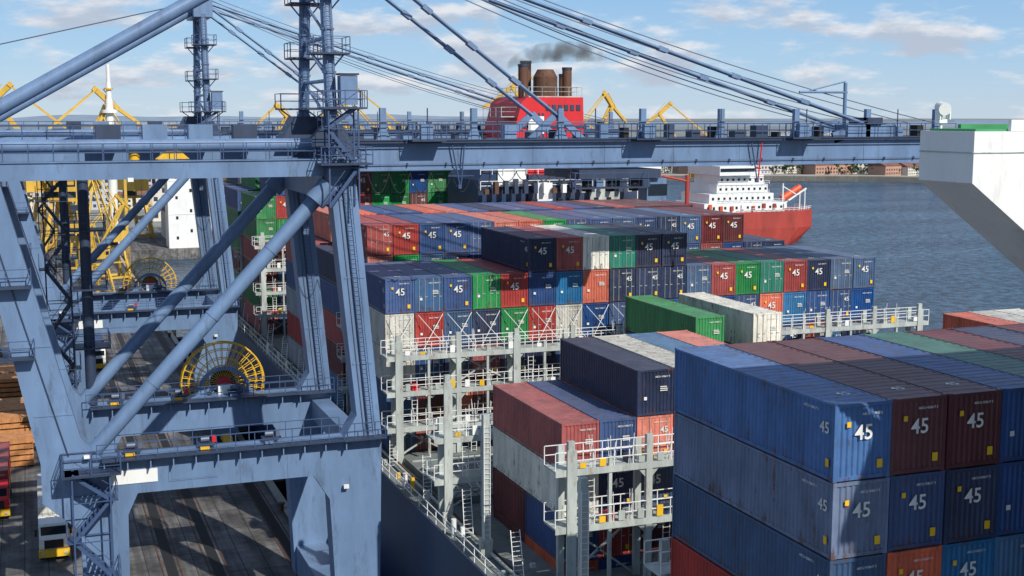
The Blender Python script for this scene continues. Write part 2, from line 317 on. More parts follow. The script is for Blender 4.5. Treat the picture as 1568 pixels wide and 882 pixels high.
for y in (73.6,58.5):
    b.box(25.7,26.1,y-.2,y+.2,DK,20.6,2); b.box(25.55,26.25,y-.35,y+.35,DK,DK+1.2,2); b.ladder((25.9,y-.27,DK),(25.9,y-.27,20),3,.4)
for y in (37.8,53.3,68.8,84.3,99.8,115.3,130.8,162,177.5):
    for k in range(4):
        x0=27.0+k*11.8; b.box(x0,x0+11.5,y+.2,y+12.0,DK-.1,DK+.55 if y not in (68.8,) else DK+.02,1)
        for q in range(5):
            b.box(x0+.3+q*2.5,x0+.6+q*2.5,y+.5,y+.8,DK+.5,DK+.75,8 if q%2 else 2)
            if y in(84.3,53.3):
                b.box(x0+.2,x0+11.3,y+1.2+q*2.3,y+1.32+q*2.3,DK+.55,DK+.67,2)
                if k==0: b.ladder((x0+1+q*1.6,y+2,DK+.6),(x0+1.5+q*1.6,y+7,DK+1.0),3,.6)
# funnel island
b.prism([(50.0,DK),(50.2,31.4),(51.8,33.6),(56.5,33.6),(56.5,DK)],145,157,'Y',0)
b.box(52.6,56.2,144.7,145,30.6,33.2,3)
b.box(56.5,64.5,144.6,157,DK,32,9); b.box(64.5,68.5,144.2,157,DK,32.6,2); b.box(68.5,71.3,145,157,DK,30,9)
b.box(71.3,74.6,145,152,DK,33.2,3); b.box(57.5,59.5,144.3,144.6,26,31,3)
for z in (30.2,32.1): b.rail((50.3,144.5,z),(71,144.5,z),3,sp=1.5,r=.05)
for x in (57.2,60.5,62,65.3,67,72.3,73.5):
    for z in (28.4,30.6): b.box(x-.3,x+.3,144.12,144.2,z,z+.7,7)
for i in range(16): b.box(50.5+i*1.25,51.0+i*1.25,143.4,144.1,29.8,30.3+R.random()*1.4,R.choice([2,3,9,9,5]))
fx=60.5; fy=148.0
b.prism([(fx-7.0,32),(fx+3.5,32),(fx+3.3,41.3),(fx-4.0,41.3),(fx-4.8,40.6)],145,156,'Y',4)
b.prism([(fx-7.25,32),(fx-5.0,32),(fx-4.8,36.0)],144.8,145,'Y',3)
b.box(fx-5.0,fx+3.6,144.9,145,37.6,37.9,9)
for q in range(6): b.box(fx-1.6+q*.8,fx-1.1+q*.8,144.9,145,39.7,40.4,9)
for q in range(5): b.box(fx-4.1+q*.5,fx-3.85+q*.5,144.9,145,36,39.4,9)
b.box(fx-3.9,fx-1.9,144.88,144.96,36.9,39.0,3)
def pipe(x,y,z0,z1,r): 
    b.tube((x,y,z0),(x,y,z1),r,5,14); b.tube((x,y,z1),(x,y,z1+.3),r*1.08,9,14)
pipe(fx-3.6,147.5,41.3,45.0,.62); pipe(fx-2.3,150,41.3,45.5,.68)
b.tube((fx-.5,148,41.3),(fx-.5,148,43.8),1.5,5,18); b.tube((fx-.5,148,43.8),(fx-.5,148,44.7),1.5,5,18,r2=1.0)
pipe(fx+2.4,148,41.3,44.7,.6); pipe(fx+3.0,151,41.3,44,.4)
b.platform(fx-7,fx-5.0,146,150,39,2)
b.platform(fx-3.8,fx+3.2,145.1,156,41.42,2)
# forward superstructure with bridge wings
b.box(33.5,67,19.5,31.0,DK,40,3)
b.prism([(26.5,37.0),(26.5,38.55),(74,38.55),(74,37.0),(67.2,32.1),(33.3,32.1)],31.2,33.7,'Y',3)
b.prism([(28.6,34.62),(30.9,32.95),(31.2,33.4),(28.75,35.35)],31.15,31.2,'Y',9)
b.box(26.7,33.4,31.4,33.5,38.55,38.62,6)
b.box(27.9,33.4,31.25,31.4,38.56,38.9,3); b.box(27.9,33.4,33.5,33.65,38.56,38.75,6)
b.box(26.47,26.5,31.2,33.7,37.9,37.93,2); b.box(26.5,33.3,31.17,31.2,37.9,37.93,2)
b.box(28.9,28.93,31.18,31.2,35.3,38.5,2)
for z in (14,17,20,23,26,29,32,35):
    for x in range(36,66,4): b.box(x,x+1.1,31.0,31.05,z,z+1,7)
b.box(34,66.5,31.0,31.06,38.7,39.7,7); b.box(33,67.5,19,31.6,40,40.3,3)
b.tube((26.95,33.3,38.5),(26.95,33.3,39.1),.05,3,6); b.tube((26.85,33.0,39.22),(27.0,33.45,39.3),.2,3,14,r2=.17)
b.box(26.75,26.79,33.1,33.3,38.9,39.3,3); b.box(27.12,27.16,33.1,33.3,38.9,39.3,3); b.cbox((26.95,33.3,38.85),(.3,.24,.12),3)
b.obj('container_ship',[M_hull,M_deck,M_steel,M_white,M_redp,M_rust,M_green,M_glass,M_yel,M_crdark])
def bridge(y,zs,x1,xs=26.7,top=1.7,rods=None):
    b=B(); ya,yb=y-.75,y+.75
    xp=[]; x=xs
    while x<=x1: xp.append(x); x+=5.0
    for i,x in enumerate(xp):
        for yy in (ya,yb):
            b.box(x-.2,x+.2,yy-.15,yy+.15,DK-.3,zs[-1]+(top if yy==ya else 1.1),0)
        if i%2==0: b.box(x-.3,x+.3,ya-.25,ya-.15,DK,zs[-1]+top-.5,0)
        b.box(x-.17,x+.17,ya,yb,zs[0]-.45,zs[0]-.1,0)
        xm=x+2.5
        if xm<x1: b.box(xm-.1,xm+.1,ya-.1,ya+.1,DK,zs[-1]+.6,0)
    for z in zs:
        b.box(xs-1,xp[-1]+1,ya-.1,yb+.1,z-.12,z,0)
        b.box(xs-1,xp[-1]+1,ya-.16,ya-.1,z-.35,z+.05,0)
        b.rail((xs-1,ya-.12,z),(xp[-1]+1,ya-.12,z),1,sp=1.25,r=.032); b.rail((xs-1,yb+.08,z),(xp[-1]+1,yb+.08,z),1,sp=1.25,r=.032)
        x=xs
        while x<xp[-1]:
            if R.random()<.6: b.box(x+.5,x+.9,ya-.22,ya-.14,z+.1,z+R.uniform(.3,.8),R.choice([1,2,1,0,2,0]))
            if R.random()<.35: b.box(x+1.2,x+1.7,ya+.2,ya+.8,z,z+.5,R.choice([2,0,3,4,0]))
            if R.random()<.5:
                for q in range(4): b.tube((x+.1*q,ya+.1,z),(x+.1*q+R.uniform(-.2,.2),ya+.1,z+R.uniform(1.2,2.0)),.02,1,4,caps=False)
            x+=1.25
    zz=[DK]+list(zs)
    for i in range(len(xp)-1):
        for k in range(len(zz)-1):
            if (i+k)%3==0:
                b.beam((xp[i],yb,zz[k]),(xp[i+1],yb,zz[k+1]-.2),.12,.12,0); b.beam((xp[i+1],yb,zz[k]),(xp[i],yb,zz[k+1]-.2),.12,.12,0)
            elif (i+k)%3==1:
                b.ladder((xp[i]+1.4,ya+.3,zz[k]),(xp[i]+1.4,ya+.3,zz[k+1]),1)
            b.prism([(xp[i]+.2,zz[k+1]-.12),(xp[i]+.9,zz[k+1]-.12),(xp[i]+.2,zz[k+1]-.9)],ya-.05,ya+.05,'Y',0)
            b.prism([(xp[i+1]-.2,zz[k+1]-.12),(xp[i+1]-.9,zz[k+1]-.12),(xp[i+1]-.2,zz[k+1]-.9)],ya-.05,ya+.05,'Y',0)
    if rods:
        c=0
        while X0+c*PX<min(x1-1,52):
            xa=X0+c*PX+.2; xb=xa+2.1
            b.tube((xa,yb,zs[-1]+.1),(xb,yb+1.3,rods),.028,1,4,caps=False); b.tube((xb,yb,zs[-1]+.1),(xa,yb+1.3,rods),.028,1,4,caps=False); c+=1
    return b.obj('lashing_bridge',[M_steel,M_white,M_yel,M_redp,M_crdark])
bridge(97.4,(14.3,17.2,20.1),77,rods=22.9)
bridge(82.2,(14.3,17.2),32,xs=25.9,top=4.4)
bridge(82.2,(14.3,17.2),76,xs=47)
bridge(66.7,(15.4,18.8),76,xs=28.4)
bridge(51.6,(14.6,18.0),76,xs=27.4,top=2.3)
bridge(113.2,(14.3,17.2,20.1),76); bridge(128.7,(14.3,17.2,20.1),76); bridge(160,(14.3,17.2,20.1,23),76); bridge(175.6,(14.3,17.2,20.1,23),76)
# ---------------------------------------------------------------- gantry crane
def make_crane():
    b=B() # 0 blue 1 dark 2 rail 3 white 4 yellow 5 rope 6 red 7 glass 8 black
    for sy in (-8,8):
        y0,y1=sy-.8,sy+.8
        b.prism([(-.2,16.9),(-.2,14.3),(2.3,12.0),(2.5,1.6),(4.9,1.6),(5.05,13.0),(5.7,14.4),(17.4,14.4),(18.5,12.6),(19.0,1.6),(21.9,1.6),(22.25,16.9),(20.7,35.0),(18.9,35.0),(20.5,18.4),(19.6,16.9),
                 (3.6,16.9),(2.3,18.4),(-1.8,35.0),(-3.7,35.0)],y0,y1,'Y',0)
        for x in (6,9.2,12.4,15.6): b.box(x,x+.06,y0-.03,y0,14.45,16.85,0)
        for (xa,xb,z) in ((20.25,21.65,22),(19.8,21.2,28),(19.2,20.8,33.4)): b.box(xa,xb,y0-.04,y0,z,z+.12,0)
        for z in (20,24.5,29): 
            xl=2.3-4.1*(z-18.4)/16.6; b.box(xl-2.35,xl,y0-.04,y0,z,z+.1,0)
        b.tube((18.9,sy,34.3),(3.0,sy,17.2),.5,0,16)
        b.tube((17.9,sy-.55,33.3),(18.9,sy-.55,34.4),.75,0,12)
        for t in (.25,.5,.75):
            c=Vector((18.9,sy,34.3)).lerp(Vector((3.0,sy,17.2)),t); d=(Vector((18.9,sy,34.3))-Vector((3,sy,17.2))).normalized(); b.tube(c,c+d*.12,.54,0,16)
        b.box(3.5,20.4,y0-.9,y0,16.85,16.95,1); b.rail((3.2,y0-.87,16.95),(19.6,y0-.87,16.95),2,sp=1.3,r=.035)
        b.rail((3.2,y1-.05,16.92),(19.6,y1-.05,16.92),2,sp=1.3,r=.035)
        for q in range(12): b.prism([(3.6+q*1.45,16.85),(3.68+q*1.45,16.85),(3.68+q*1.45,16.2),(3.6+q*1.45,16.2)],y0-.7,y0,'Y',0)
        b.rail((19.4,y0-.9,16.95),(22.3,y0-.9,16.95),2,sp=.8,r=.035); b.box(19.4,22.4,y0-.95,y0-.0,16.82,16.93,1)
        b.tube((-3.2,y0-.05,35.2),(1.5,y0-.05,17.3),.05,1,4,caps=False)
        b.tube((21.3,y0-.06,17),(19.7,y0-.06,34.8),.05,1,4,caps=False); b.tube((21.0,y0-.06,17),(19.4,y0-.06,34.8),.035,5,4,caps=False)
        b.box(-9,20.9,sy-.6,sy+.6,35.0,36.1,0)
        b.box(-9,20.9,sy-.7,sy+.7,36.1,36.16,0)
        yt=sy+2.0*(-1 if sy>0 else 1)-.4
        b.tube((-9,yt,37.1),(18.2,yt,37.1),.42,0,14)
        b.rail((-9,sy-.66,36.16),(20.9,sy-.66,36.16),2,sp=1.5,r=.035); b.rail((-9,sy+.66,36.16),(20.9,sy+.66,36.16),2,sp=1.5,r=.035)
        b.ladder((21.5,y0-.25,17.2),(20.0,y0-.25,34.5),2)
    b.tube((3.7,8,16.9),(3.7,8,35),.42,1,12); b.tube((3.7,-1,35.5),(-1,-1,35.5),.3,1,8)
    b.stairtower(.8,2.6,8.9,10.6,17,34.5,1); b.stairtower(1.6,3.9,-10.6,-9.0,1.6,16.4,2)
    b.platform(1.0,4.6,-10.8,-8.9,16.4,1,2)
    for z in (21.5,26,30.5): b.platform(2.6,5.2,7.1,9.6,z,1,2)
    for z in (24,28.5): b.platform(-3.2,-.2,-9.8,-8.8,z,1,2,sides='SEW')
    for x0,x1,z0,z1 in ((18.7,20.7,33.4,35.0),(-3.7,-1.9,33.4,35.0),(19.1,21.8,1.6,4.0),(2.5,4.9,1.6,4.0)):
        b.box(x0+.01,x1-.01,-7.2,7.2,z0,z1-.01,0)
    b.box(20.6,22.0,-7.2,7.2,14.6,16.2,0)
    b.box(.2,1.9,-7.2,7.2,14.6,16.2,0)
    for x in (3.7,20.5):
        for y in (-9,-5,5,9):
            b.prism([(y-1.8,.7),(y+1.8,.7),(y+.9,1.6),(y-.9,1.6)],x-.5,x+.5,'X',4 if abs(y)>8 else 1)
            for dy in (-1.2,-.4,.4,1.2): b.tube((x-.3,y+dy,.42),(x+.3,y+dy,.42),.36,1,10)
    for sy in (-2.2,2.2):
        b.box(-26,75,sy-.55,sy+.55,35.15,37.15,0)
        b.box(-26,75,sy-.68,sy+.68,37.15,37.22,0); b.box(-26,75,sy-.68,sy+.68,35.05,35.15,0)
        for x in range(-24,75,6): b.box(x,x+.05,sy-.58,sy-.55,35.2,37.1,0)
    for x in range(-24,76,7): b.box(x,x+.4,-1.6,1.6,36.6,37.1,0)
    for yy,out in ((-3.3,-1),(3.3,1)):
        b.box(-26,75,min(yy,yy-out*.9),max(yy,yy-out*.9),37.22,37.3,1)
        b.rail((-26,yy,37.3),(75,yy,37.3),2,sp=1.6,r=.035)
    b.rail((20,-1.5,37.3),(75,-1.5,37.3),2,sp=2.2,r=.03)
    for x in list(range(24,75,7)):
        b.box(x,x+.45,-3.0,-2.6,37.2,39.6,0); b.prism([(x-.3,37.3),(x+.8,37.3),(x+.45,38.1),(x,38.1)],-2.95,-2.65,'Y',0)
    for x in range(22,74,2):
        hh=R.uniform(.3,1.1); b.box(x,x+R.uniform(.3,1.1),-2.0,-1.0,37.3,37.3+hh,R.choice([1,0,1,8]))
    for x in (27.5,33,41,52,60,69): b.tube((x,-3.2,37.3),(x,-3.2,39.6),.05,1,5)
    b.tube((22,-3.1,38.6),(75,-3.1,38.6),.04,5,4,caps=False)
    b.box(22,75,-3.34,-3.3,37.05,37.15,1); b.tube((22,-2.9,35.5),(75,-2.9,35.5),.035,5,4,caps=False)
    for x in range(23,75,3): b.box(x,x+.08,-2.95,-2.75,35.35,35.6,1)
    for x in (26,44,58): b.platform(x,x+2.6,-4.4,-3.3,37.3,1,2,sides='SEW'); b.cbox((x+1.2,-3.9,37.9),(.9,.5,1.1),0)
    b.tube((64.5,-2,37.2),(64.5,-2,41.8),.16,0,8); b.tube((60.0,-2,41.0),(64.7,-2,41.0),.1,0,6); b.tube((60.5,-2,41.0),(64.5,-2,41.9),.06,0,6)
    b.box(64.2,69,-3,-1,37.3,38.3,0); b.box(66,67.5,-3.2,-.5,38.3,38.9,1)
    for x in (37.2,38.8): 
        for sy in (-2.6,2.6): b.beam((x+(-1 if x<38 else 1)*1.4,sy,37.2),(38,sy,39.2),.25,.5,0)
    for sy in (-2.6,2.6): b.beam((63,sy,37.2),(67,sy,38.3),.3,.9,0); b.beam((67,sy,38.3),(68.5,sy,37.2),.3,.7,0)
    for sy in (-1,1):
        b.tube((20.0,sy*5.2,36.2),(20.0,sy*3.0,51.5),.42,0,14)
        b.prism([(17.2,36.16),(22.0,36.16),(20.6,38.4),(19.3,38.4)],sy*5.0-.5,sy*5.0+.5,'Y',1)
        for z in (39,42,45,48): yc=sy*(5.2-2.2*(z-36.2)/15.3); b.tube((20,yc,z),(20,yc,z+.15),.5,0,14)
        b.ladder((20,sy*5.2-.6,37),(20,sy*3-.6,51),2)
    zs=[38.5,41.5,44.5,47.5,50.5]
    f=lambda z:5.2-2.2*(z-36.2)/15.3
    for i in range(4):
        a,c=zs[i],zs[i+1]; b.tube((20,-f(a),a),(20,f(c),c),.11,0,8); b.tube((20,-f(c),c),(20,f(c),c),.14,0,8)
    b.box(18.9,21.1,-3.6,3.6,50.6,52.6,0)
    for z,rr in ((39.6,2.0),(43.4,1.3),(47.4,1.3)):
        for sy in (-1,1):
            yc=sy*f(z); b.platform(20-rr,20+rr,yc-1.2,yc+1.2,z,1,2)
            b.beam((20-rr+.2,yc,z-.1),(20,yc,z-1.4),.1,.1,0); b.beam((20+rr-.2,yc,z-.1),(20,yc,z-1.4),.1,.1,0)
    b.stairtower(18.6,20.6,-10.2,-8.9,33.0,39.6,2); b.platform(18.2,21.2,-10.4,-8.6,39.6,1,2); b.platform(18.0,21.5,-10.5,-8.6,35.9,1,2)
    b.cbox((21.0,-5.6,40.8),(1.2,1.0,2.0),0); b.cbox((21.0,-5.6,41.9),(1.4,1.2,.12),1)
    b.prism([(16.6,37.2),(20.8,37.2),(20.2,39.0),(17.6,39.0)],-3.9,-1.4,'Y',1)
    for x in (5,8,11,14): b.cbox((x,-4.2,37.9),(1.6,1.2,1.1),R.choice([1,0,1]))
    b.tube((6.5,-6.1,36.16),(6.5,-6.1,37.2),.35,4,8); b.prism([(7.8,36.2),(10,36.2),(9,37.1)],-6.6,-6.0,'Y',4)
    b.tube((19.3,-1.5,51.6),(-6.8,-3.0,36.6),.5,0,16); b.tube((19.3,1.5,51.6),(-6.8,3.0,36.6),.12,5,6)
    b.tube((19.3,-2.5,52.4),(-25,-2.2,41.5),.07,5,5)
    for sy in (-3,3):
        b.tube((-6.8,sy-.7,36.9),(-6.8,sy+.7,36.9),1.0,0,14); b.prism([(-9,36.2),(-4.6,36.2),(-6.2,38),(-7.4,38)],sy-.9,sy-.75,'Y',0)
        b.tube((-3,sy*2.4,35),(-6.8,sy,37),.4,0,10)
    b.platform(-9,-4,-5.4,-3.9,37.8,1,2)
    def stay(p,q,r,k):
        p=Vector(p);q=Vector(q)
        for d in (-.18,.18): b.tube(p+Vector((0,d,0)),q+Vector((0,d,0)),r,0,6)
        for i in range(1,k): c=p.lerp(q,i/k); b.beam(c-(q-p).normalized()*.4,c+(q-p).normalized()*.4,.6,.34,0)
    for sy in (-1,1):
        stay((20.8,sy*2.8,51.8),(38,sy*2.6,39.1),.11,5); stay((20.8,sy*2.6,52.2),(66.6,sy*2.6,38.2),.13,7)
        for k,(h,xe,ze,sg) in enumerate(((52.5,64,38.4,2.6),(52.9,71,38.0,3.2),(53.2,74,38.4,2.0))):
            pr=None
            for i in range(19):
                t=i/18; c=Vector((20.8+(xe-20.8)*t,sy*(1.2+.3*k),h+(ze-h)*t-sg*4*t*(1-t)*.5))
                if pr: b.tube(pr,c,.05,5,4,caps=False)
                pr=c
    for i in range(14):
        xa=23+i*1.6 if i<6 else 33+(i-6)*1.5; pr=None; dd=3.0 if i<6 else 1.6
        for j in range(9):
            t=j/8; c=Vector((xa+1.6*t,-3.0,35.0-dd*4*t*(1-t)*.5-(.1)))
            if pr: b.tube(pr,c,.035,8,4,caps=False)
            pr=c
    for x in (29.5,55): 
        b.tube((x-.1,-3.1,37),(x+.5,-3.1,33.9),.06,2,5); b.tube((x+.9,-3.1,37),(x+.6,-3.1,33.9),.06,6 if x>40 else 2,5)
        b.cbox((x+.5,-3.1,33.8),(.25,.2,.3),2); b.tube((x-.4,-3.1,34.6),(x+1.6,-3.1,34.6),.04,2,4)
    b.box(39.5,46.5,-3.6,3.6,34.2,34.9,1); b.box(45.5,47.2,-3.2,-1.6,32.4,34.15,0); b.box(45.6,47.25,-3.25,-1.7,32.8,33.7,7)
    b.platform(38.8,45.0,-4.4,-3.4,33.6,1,2)
    for x in (40.5,42.5,44.5):
        b.tube((x,-2.8,34.4),(x,-2.8,33.2),.4,8,12); b.cbox((x+.8,-3.2,33.8),(.6,.6,.6),R.choice([4,0,1]))
    b.box(-22,-10,-4.5,4.5,37.4,42.5,0); b.prism([(-4.8,42.5),(4.8,42.5),(0,43.6)],-22.2,-9.8,'X',3)
    for x in (-20,-17,-14): b.box(x,x+1.4,-4.55,-4.5,39.5,40.8,7)
    b.box(3.9,7.0,-8.86,-8.82,15.1,16.0,3); b.box(7.7,10.9,-8.84,-8.80,15.0,16.2,0); b.box(7.9,10.7,-8.86,-8.84,15.1,16.1,0)
    for x in (5.5,10.3,14.6):
        for sy in (-8,8):
            b.cbox((x,sy,17.15),(1.1,.8,.18),1); b.tube((x-.35,sy,17.45),(x+.2,sy,17.45),.2,5,10); b.cbox((x+.5,sy,17.45),(.25,.4,.4),6 if x==10.3 else 5); b.cbox((x-.2,sy-.9,17.05),(.6,.3,.18),4 if x<14 else 0)
    for x,z in ((2.6,17.2),(19.6,13.5),(6,35)): b.cbox((x,-9.1,z),(.35,.25,.25),3)
    cx,cy,cz,rr=13.9,9.8,17.6,3.3
    ring=lambda r,y,k:[ (cx+r*math.cos(2*math.pi*i/k),y,cz+r*math.sin(2*math.pi*i/k)) for i in range(k)]
    for r,th in ((rr,.06),(rr*.82,.035),(rr*.6,.035),(rr*.4,.05)):
        for y in (cy-.35,cy+.35):
            pts=ring(r,y,40)
            for i in range(40): b.tube(pts[i],pts[(i+1)%40],th,4,5,caps=False)
    for i in range(32):
        a=2*math.pi*i/32
        for y in (cy-.35,cy+.35): b.tube((cx+.5*math.cos(a),y,cz+.5*math.sin(a)),(cx+rr*math.cos(a),y,cz+rr*math.sin(a)),.035,4,4,caps=False)
        b.tube((cx+rr*.98*math.cos(a),cy-.45,cz+rr*.98*math.sin(a)),(cx+rr*.98*math.cos(a),cy+.45,cz+rr*.98*math.sin(a)),.05,4,4)
    b.tube((cx,cy-.3,cz),(cx,cy+.3,cz),1.0,8,20); b.tube((cx,cy-.9,cz),(cx,cy-.4,cz),.6,6,12); b.cbox((cx,cy-1,cz-.6),(1.1,.8,1.2),3)
    b.beam((cx-2.4,cy-.9,16.9),(cx,cy-.9,cz),.25,.25,0); b.beam((cx+2.4,cy-.9,16.9),(cx,cy-.9,cz),.25,.25,0)
    for i in range(14):
        a=math.pi*i/14;a2=math.pi*(i+1)/14; b.beam((cx+2*math.cos(a),cy-.8,cz+2*math.sin(a)-.7),(cx+2*math.cos(a2),cy-.8,cz+2*math.sin(a2)-.7),.2,.3,0)
    return b.mesh('gantry_crane',[M_crane,M_crdark,M_rail,M_white,M_yel,M_rope,M_redp,M_glass,M_black])
CR=make_crane()
place('gantry_crane',CR,(0,94,0)); place('gantry_crane',CR,(0,160,0))
# ---------------------------------------------------------------- ground, quay, water
def ground_mat():
    m,nt,p=newmat('quay_asphalt'); N=nt.nodes;L=nt.links
    tc=N.new('ShaderNodeTexCoord')
    br=N.new('ShaderNodeTexBrick'); br.inputs['Scale'].default_value=1; br.inputs['Brick Width'].default_value=2.0; br.inputs['Row Height'].default_value=6.0; br.inputs['Mortar Size'].default_value=.05; br.offset=0
    br.inputs['Color1'].default_value=(.115,.112,.108,1); br.inputs['Color2'].default_value=(.07,.069,.07,1); br.inputs['Mortar'].default_value=(.028,.027,.026,1)
    L.new(tc.outputs['Object'],br.inputs['Vector'])
    n=N.new('ShaderNodeTexNoise'); n.inputs['Scale'].default_value=.22; n.inputs['Detail'].default_value=10; n.inputs['Roughness'].default_value=.72; L.new(tc.outputs['Object'],n.inputs['Vector'])
    mr=N.new('ShaderNodeMapRange'); mr.inputs[1].default_value=.38; mr.inputs[2].default_value=.62; mr.inputs[3].default_value=.5; mr.inputs[4].default_value=1.7; L.new(n.outputs[0],mr.inputs[0])
    mp=N.new('ShaderNodeMapping'); mp.inputs['Scale'].default_value=(1.2,.04,1); L.new(tc.outputs['Object'],mp.inputs[0])
    n2=N.new('ShaderNodeTexNoise'); n2.inputs['Scale'].default_value=1; n2.inputs['Detail'].default_value=4; L.new(mp.outputs[0],n2.inputs['Vector'])
    mr2=N.new('ShaderNodeMapRange'); mr2.inputs[1].default_value=.4; mr2.inputs[2].default_value=.6; mr2.inputs[3].default_value=.7; mr2.inputs[4].default_value=1.25; L.new(n2.outputs[0],mr2.inputs[0])
    mm=N.new('ShaderNodeMath'); mm.operation='MULTIPLY'; L.new(mr.outputs[0],mm.inputs[0]); L.new(mr2.outputs[0],mm.inputs[1])
    mx=N.new('ShaderNodeMix'); mx.data_type='RGBA'; mx.blend_type='MULTIPLY'; mx.inputs[0].default_value=1; L.new(br.outputs[0],mx.inputs[6]); L.new(mm.outputs[0],mx.inputs[7])
    L.new(mx.outputs[2],p.inputs['Base Color']); p.inputs['Roughness'].default_value=.85
    return m
M_ground=ground_mat()
m,nt,p=newmat('sea_water'); N=nt.nodes;L=nt.links
p.inputs['Roughness'].default_value=.22; p.inputs['IOR'].default_value=1.33; p.inputs['Specular IOR Level'].default_value=.34
tc=N.new('ShaderNodeTexCoord'); n=N.new('ShaderNodeTexNoise'); n.inputs['Scale'].default_value=.35; n.inputs['Detail'].default_value=8; n.inputs['Roughness'].default_value=.68; L.new(tc.outputs['Object'],n.inputs['Vector'])
mpw=N.new('ShaderNodeMapping'); mpw.inputs['Scale'].default_value=(.012,.035,1); mpw.inputs['Rotation'].default_value=(0,0,.35); L.new(tc.outputs['Object'],mpw.inputs[0])
nb=N.new('ShaderNodeTexNoise'); nb.inputs['Scale'].default_value=1; nb.inputs['Detail'].default_value=5; L.new(mpw.outputs[0],nb.inputs['Vector'])
cr=N.new('ShaderNodeValToRGB'); e=cr.color_ramp.elements; e[0].position=.35; e[0].color=(.022,.052,.095,1); e[1].position=.68; e[1].color=(.055,.11,.175,1); L.new(nb.outputs[0],cr.inputs[0]); 
wr=N.new('ShaderNodeMapRange'); wr.inputs[1].default_value=.42; wr.inputs[2].default_value=.62; wr.inputs[3].default_value=.5; wr.inputs[4].default_value=1.9; L.new(n.outputs[0],wr.inputs[0])
wm=N.new('ShaderNodeMix'); wm.data_type='RGBA'; wm.blend_type='MULTIPLY'; wm.inputs[0].default_value=1; L.new(cr.outputs[0],wm.inputs[6]); L.new(wr.outputs[0],wm.inputs[7]); L.new(wm.outputs[2],p.inputs['Base Color'])
bm=N.new('ShaderNodeBump'); bm.inputs['Strength'].default_value=1.0; bm.inputs['Distance'].default_value=2.2; L.new(n.outputs[0],bm.inputs['Height']); L.new(bm.outputs[0],p.inputs['Normal'])
M_water=m
b=B(); b.add([(-12000,-3000,-3),(15000,-3000,-3),(15000,20000,-3),(-12000,20000,-3)],[(0,1,2,3)],0); b.obj('water',[M_water])
b=B(); PIER=388
b.prism([(-3000,-400),(22.9,-400),(22.9,PIER),(256,PIER),(250,470),(-3000,470)],-9,0,'Z',0)
b.box(22.2,22.9,-400,PIER,0,.25,1)
b.obj('quay',[M_ground,M_conc])
b=B()
for x in (3.05,4.35,19.85,21.15,9.2,10.7,13.0,14.5): b.box(x-.06,x+.06,-300,PIER,.0,.06,0)
for x in (3.7,20.5,9.95,13.75): b.box(x-.45,x+.45,-300,PIER,.004,.008,1)
b.obj('crane_rails',[M_rust,M_dark])
b=B()
for y in range(-20,380,12):
    b.tube((22.0,y,0),(22.0,y,.6),.22,0,10); b.tube((22.0,y,.6),(22.0,y,.75),.36,0,10)
    b.prism([(y-1,-2.5),(y+1,-2.5),(y+1,-.2),(y-1,-.2)],22.9,24.3,'X',1)
b.obj('quay_bollards_and_fenders',[M_rust,M_black])
def land_mat():
    m,nt,p=newmat('far_land'); N=nt.nodes;L=nt.links
    tc=N.new('ShaderNodeTexCoord'); n=N.new('ShaderNodeTexNoise'); n.inputs['Scale'].default_value=.012; n.inputs['Detail'].default_value=12; n.inputs['Roughness'].default_value=.7; L.new(tc.outputs['Object'],n.inputs['Vector'])
    cr=N.new('ShaderNodeValToRGB'); e=cr.color_ramp.elements; e[0].position=.35;e[0].color=lin(88,100,98); e[1].position=.65; e[1].color=lin(142,142,138)  # distance haze is mixed into these muted land colours
    L.new(n.outputs[0],cr.inputs[0]); L.new(cr.outputs[0],p.inputs['Base Color']); p.inputs['Roughness'].default_value=1; return m
M_land=land_mat()
SH=[(250,480),(300,790),(410,745),(503,700),(600,610),(900,520),(3000,400)]
b=B()
b.prism([(-9000,470),(250,470)]+SH[1:]+[(15000,300),(15000,19000),(-12000,19000)],-6,.4,'Z',0)
q=SH[1:6]; b.prism(q+[(x+2,y+14) for x,y in q[::-1]],-4,.9,'Z',1)
b.obj('far_land',[M_land,M_conc])
def bld(wd,dp,ht,gable,col):
    b=B(); b.box(-wd/2,wd/2,-dp/2,dp/2,0,ht,0)
    if gable: b.prism([(-dp/2-.5,ht),(dp/2+.5,ht),(0,ht+dp*.22)],-wd/2-.5,wd/2+.5,'X',1)
    else: b.box(-wd/2-.3,wd/2+.3,-dp/2-.3,dp/2+.3,ht,ht+.6,1); b.box(-2,2,-2,2,ht+.6,ht+3,0)
    z=1.2
    while z+1.6<ht:
        x=-wd/2+1.2
        while x+1.4<wd/2:
            b.box(x,x+1.4,-dp/2-.06,-dp/2,z,z+1.5,2); x+=3
        z+=3
    return b.mesh('building',[col,M_roof if gable else M_conc,M_win])
cols=[paint('facade_%d'%i,lin(*c),.9,0,.12,.05) for i,c in enumerate([(215,210,200),(186,180,176),(205,190,165),(170,176,182),(180,140,120)])]
VAR=[('warehouse',bld(60,22,9,True,cols[0])),('warehouse',bld(40,18,8,True,cols[4])),('apartment_building',bld(30,14,18,False,cols[1])),('apartment_building',bld(45,14,15,False,cols[3])),('town_house',bld(16,12,9,True,cols[2])),('office_building',bld(24,16,12,False,cols[0]))]
def shore_y(x):
    for (a,ya),(c,yc) in zip(SH,SH[1:]):
        if a<=x<=c: return ya+(yc-ya)*(x-a)/(c-a)
    return 480
for i in range(420):
    x=R.uniform(-900,2600); d=R.choice([R.uniform(20,80),R.uniform(40,500),R.uniform(200,1800)])
    if i<150: x=R.uniform(310,950); d=R.uniform(24,140)
    elif i<220: x=R.uniform(-150,120); d=R.uniform(10,350)
    nm,me=R.choice(VAR); place(nm,me,(x,shore_y(x)+d,.4),R.uniform(-.5,.3),R.uniform(.45,.95) if i<150 else R.uniform(.6,1.1))
